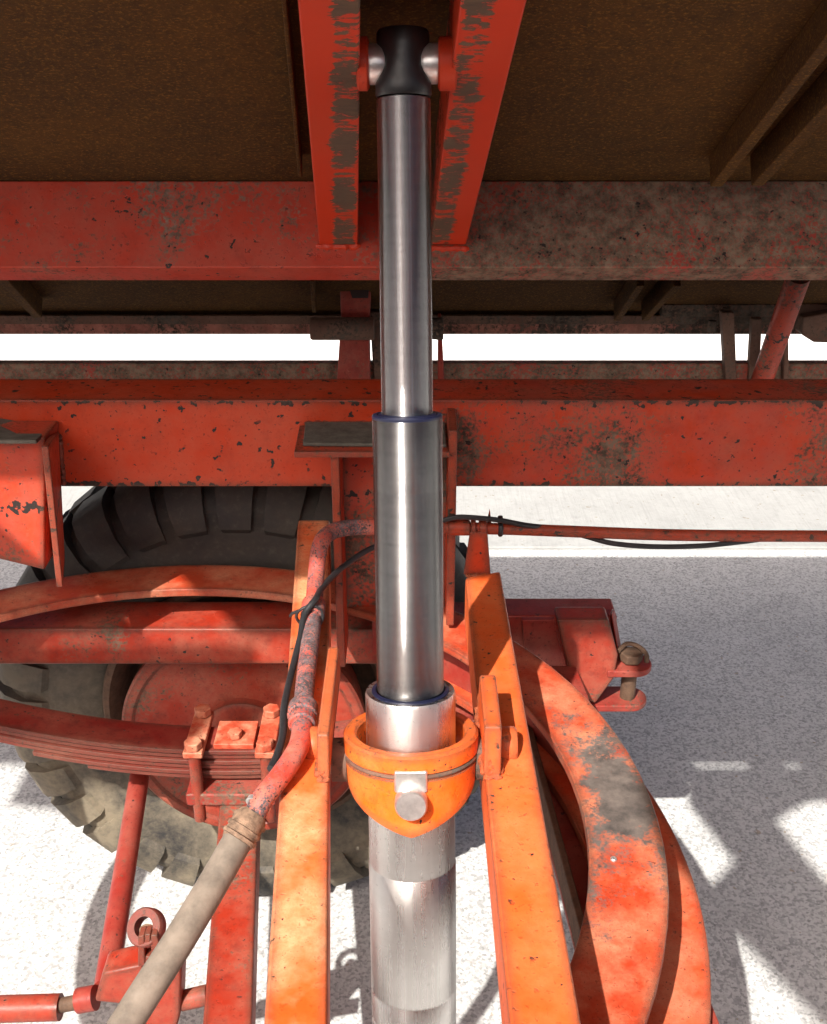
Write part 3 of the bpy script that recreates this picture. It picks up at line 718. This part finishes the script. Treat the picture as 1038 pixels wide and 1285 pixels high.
for px in (246, 335):
    xc = PY(px, 940, 1.57).x
    MB().box(xc - .017, xc + .017, SY0 - .026, SY1 + .027, zt_ + .003, zt_ + .016).build('clamp_plate', 'clamp', ls, .003)
    for yy in (SY0 - .0125, SY1 + .0125):
        MB().hexnut((xc, yy, zt_ + .0165), (0, 0, 1), .0158, .015, random.random()).build('bolt_head', 'clamp', ls, .0025)
        MB().lathe([(.0105, .50), (.0105, zt_ + .0025)], (xc, yy, 0), (0, 0, 1), 16).build('stud', 'drum', ls)
xa, xb = PY(272, 930, 1.6).x, PY(322, 930, 1.6).x
MB().box(xa, xb, SY0 + .004, SY1 + .001, zt_ + .0005, zt_ + .012).build('packing_plate', 'clamp', ls, .002)
MB().hexnut(((xa + xb) / 2, 1.59, zt_ + .0125), (0, 0, 1), .013, .012, .5).build('centre_bolt', 'clamp', ls, .002)

# ------------------------------------------------------------------ brake shaft and lever
bs = thing('brake_shaft', 'round red brake shaft leading down from the spring to a lever', 'brake shaft', (-.42, 1.3, .4))
s0 = PY(175, 975, 1.70); s1 = PY(133, 1240, 1.22)
MB().tube([s0, s0 + (s1 - s0) * .5, s1], .0185, 24).build('shaft', 'sub', bs)
lv = thing('brake_lever', 'orange brake lever with eye ring and slot beside the rubber hose', 'brake lever', (-.36, 1.18, .4))
LY = 1.18
MB().prism([PY(118, 1258, LY), PY(128, 1222, LY), PY(205, 1205, LY), PY(228, 1212, LY), PY(226, 1275, LY), PY(214, 1320, LY), PY(160, 1330, LY), PY(160, 1262, LY)], (0, .045, 0)).build('lever_body', 'drum', lv, .005)
# arm with a slot: built of four bars
def bar(pts, y0, th, name, mat='beam', bev=.002): return MB().prism([PY(x, y, y0) for x, y in pts], (0, th, 0)).build(name, mat, lv, bev)
bar([(173, 1214), (173, 1176), (181, 1174), (182, 1212)], LY - .004, .02, 'lever_arm', 'drum'); bar([(190, 1212), (189, 1174), (197, 1174), (206, 1210)], LY - .004, .02, 'lever_arm', 'drum')
bar([(181.2, 1184), (181.2, 1173), (188.8, 1173), (188.9, 1184)], LY - .0035, .019, 'lever_arm', 'drum'); bar([(182.2, 1213), (182.0, 1201), (189.8, 1201), (190, 1213)], LY - .0035, .019, 'lever_arm', 'drum')
ec = PY(184, 1164, LY + .02)
MB().lathe([(.0145, -.010), (.0145, .010), (.0255, .010), (.0275, .007), (.0275, -.007), (.0255, -.010)], ec, V((-.25, -.62, .72)), 40, closed=True).build('eye_ring', 'spring', lv)
MB().tube([PY(186, 1182, LY + .012), PY(184, 1166, LY + .012)], .0105, 16).build('eye_stem', 'fitting', lv)
pr = thing('brake_pull_rod', 'red tube and thin dark rod entering the brake lever from the left', 'rod', (-.6, 1.18, .4))
yy = LY + .02
a = PY(-60, 1268, yy); b = PY(76, 1264, yy)
MB().tube([a, b], .0195, 24).build('rod_tube', 'drum', pr)
MB().tube([PY(74, 1262, yy), PY(118, 1254, yy)], .011, 16).build('rod_end', 'ironrust', pr)
MB().tube([PY(98, 1256, yy), PY(120, 1252, yy)], .0185, 16).build('rod_collar', 'sub', pr)
MB().tube([PY(228, 1256, yy), PY(262, 1248, yy)], .015, 16).build('rod_stub', 'drum', pr)

# ------------------------------------------------------------------ hose on the left, pipe on the right, cables
hs = thing('hydraulic_hose', 'flaking red feed pipe bending down the left beam into a dusty hose', 'hose', tuple(PZ(392, 760, 1.0)))
R_ = .0125
pp = [PY(476, 661, 1.56), PY(440, 662, 1.55), PY(415, 668, 1.53), PY(402, 684, 1.49), PZ(397, 720, 1.035), PZ(394, 762, 1.022), PZ(390, 800, 1.02), PZ(384, 850, 1.02), PZ(380, 895, 1.02), PZ(377, 930, 1.02), PZ(365, 955, 1.02), PZ(345, 983, 1.015), PZ(330, 1002, 1.01), PZ(320, 1022, 1.0)]
MB().tube(curve(pp, 7), R_, 20).build('feed_pipe', 'pipe', hs)
def collar(pa, pb, r, name, mat, n=1):
    a, b = V(pa), V(pb); d = b - a
    MB().tube([a, a + d * .12, a + d * .88, b], [r * .88, r, r, r * .88], 20).build(name, mat, hs)
collar(PZ(394, 756, 1.022), PZ(392, 776, 1.022), .0172, 'coupling', 'pipe')
collar(PZ(381, 886, 1.02), PZ(379, 900, 1.02), .0185, 'coupling', 'pipe'); collar(PZ(379.5, 901, 1.02), PZ(378.5, 910, 1.02), .0165, 'coupling', 'pipe')
collar(PZ(326, 1007, 1.005), PZ(322, 1013, 1.003), .0145, 'band', 'zinc')
collar(PZ(317, 1024, .995), PZ(296, 1058, .985), .0185, 'hose_fitting', 'fitting')
for q in ((313, 1031), (306, 1042), (300, 1051)):
    collar(PZ(q[0] + 2, q[1] - 3, .992), PZ(q[0] - 1.5, q[1] + 2.5, .989), .0202, 'crimp', 'fitting')
hp = [PZ(302, 1048, .988), PZ(270, 1105, .97), PZ(228, 1175, .95), PZ(180, 1250, .92), PZ(120, 1345, .88), PZ(60, 1440, .82)]
MB().tube(curve(hp, 8), .0166, 24).build('rubber_hose', 'hose', hs)

cb = thing('cable', 'thin black cable tied along the red feed pipe on the left', 'cable', tuple(PZ(380, 800, 1.0)))
cpth = [PY(480, 682, 1.56), PY(455, 694, 1.54), PY(425, 716, 1.50), PZ(404, 738, 1.03), PZ(396, 752, 1.045), PZ(382, 772, 1.034), PZ(377, 800, 1.022), PZ(367, 840, 1.012), PZ(357, 885, 1.012), PZ(355, 920, 1.012), PZ(349, 945, 1.012), PZ(340, 965, 1.012)]
MB().tube(curve(cpth, 7), .0047, 12).build('sheath', 'cable', cb)
tie = MB(); cc = PZ(391, 771, 1.028)
tie.tube([cc + V((-.003 + .0185 * math.cos(a), .003 * math.sin(a * 2), -.004 + .0175 * math.sin(a))) for a in [i * 2 * math.pi / 20 for i in range(21)]], .0022, 8, cap=False).build('tie', 'cable', cb)
MB().tube([cc + V((-.018, 0, .006)), cc + V((-.027, -.005, .004)), cc + V((-.030, .002, -.004))], .0022, 8).build('tie_tail', 'cable', cb)

py_ = 1.55
pi_ = thing('feed_pipe', 'long thin red pipe running out to the right above the concrete', 'pipe', tuple(PY(640, 664, py_)))
xs = [(556, 662), (640, 664), (720, 667), (830, 671), (940, 672.5), (1060, 673), (1500, 676)]
MB().tube(curve([PY(x, y, py_) for x, y in xs], 6), .0092, 16).build('tube', 'rail', pi_)
def cuff(xa, xb, y, r, mat='rail', name='coupling'):
    MB().tube([PY(xa, y, py_), PY(xa + 1.5, y, py_), PY(xb - 1.5, y, py_), PY(xb, y, py_)], [r * .85, r, r, r * .85], 20).build(name, mat, pi_)
cuff(562, 590, 662, .0125); cuff(591, 597, 662.5, .0155); cuff(601, 611, 663, .0145)
cuff(625, 631, 663.5, .0125, 'cable', 'clip')
MB().tube([PY(628, 655, py_ - .006), PY(628, 648, py_ - .006)], .004, 8).build('clip', 'cable', pi_)
c2 = thing('cable', 'thin black cable sagging along the long red pipe on the right', 'cable', tuple(PY(800, 680, py_)))
pts = [(556, 653, -.012), (574, 649, -.014), (600, 650, -.015), (628, 653, -.014), (660, 659, -.010), (700, 664, .012), (735, 673, .012), (770, 682, -.004), (820, 686, -.008), (880, 685, -.006), (930, 680, .0), (975, 675, .013), (1060, 674, .013)]
MB().tube(curve([PY(x, y, py_ + d) for x, y, d in pts], 7), .0042, 10).build('sheath', 'cable', c2)

# ------------------------------------------------------------------ weld beads at the joints
def weld(a, b, r, mat, parent):
    a, b = V(a), V(b); n = max(6, int((b - a).length / .004)); rnd = random.Random(int(a.x * 1e4) + n)
    pts = [a + (b - a) * (k / n) + V((rnd.uniform(-1, 1), rnd.uniform(-1, 1), rnd.uniform(-1, 1))) * r * .22 for k in range(n + 1)]
    MB().tube(pts, [r * (rnd.uniform(.75, 1.2) if 0 < k < n else .5) for k in range(n + 1)], 8).build('weld_bead', mat, parent)
def on_sA(x, y): 
    o = V((0, 0, CAM_H)); r = ray(x, y); q = bp(0, sA, 0); return o + r * ((q - o).dot(BU) / r.dot(BU))
weld(on_sA(397, 309), on_sA(452, 309), .005, 'head', body); weld(on_sA(538, 312), on_sA(588, 312), .005, 'head', body)
for x0, ya_, yb_ in ((xL - .008, PIV.y - .055, PIV.y + .155), (xR - .009, PIV.y - .05, PIV.y + .08), (xR + .013, PIV.y - .05, PIV.y + .08)):
    weld((x0, ya_, ZB + .001), (x0, yb_, ZB + .001), .0045, 'beam', ch)
weld((xL - .007, PIV.y - .061, ZB + .001), (xL + .007, PIV.y - .061, ZB + .001), .004, 'beam', ch)
weld((xR - .008, PIV.y - .056, ZB + .001), (xR + .012, PIV.y - .056, ZB + .001), .004, 'beam', ch)
weld(PY(382, 531, ry0 - .002), PY(470, 531, ry0 - .002), .0045, 'rail', ch)
weld((xl0 - .001, ry0 - .003, zb + .004), (xl0 - .001, ry0 - .003, zl - .012), .004, 'rail', ch)
weld((xr1 + .001, ry0 - .003, zb + .004), (xr1 + .001, ry0 - .003, zl + .028), .004, 'railr', ch)
weld(PY(66, 545, ry0 - .003) + V((.010, 0, 0)), PY(73, 609, ry0 - .003) + V((.010, 0, 0)), .0045, 'rail', ch)
weld(PY(697, 774, by0 - .014), PY(717, 868, by0 - .014), .0035, 'sub', sf)
weld(PY(584, 722, 1.532), PY(616, 722, 1.532), .0035, 'beam', ch)
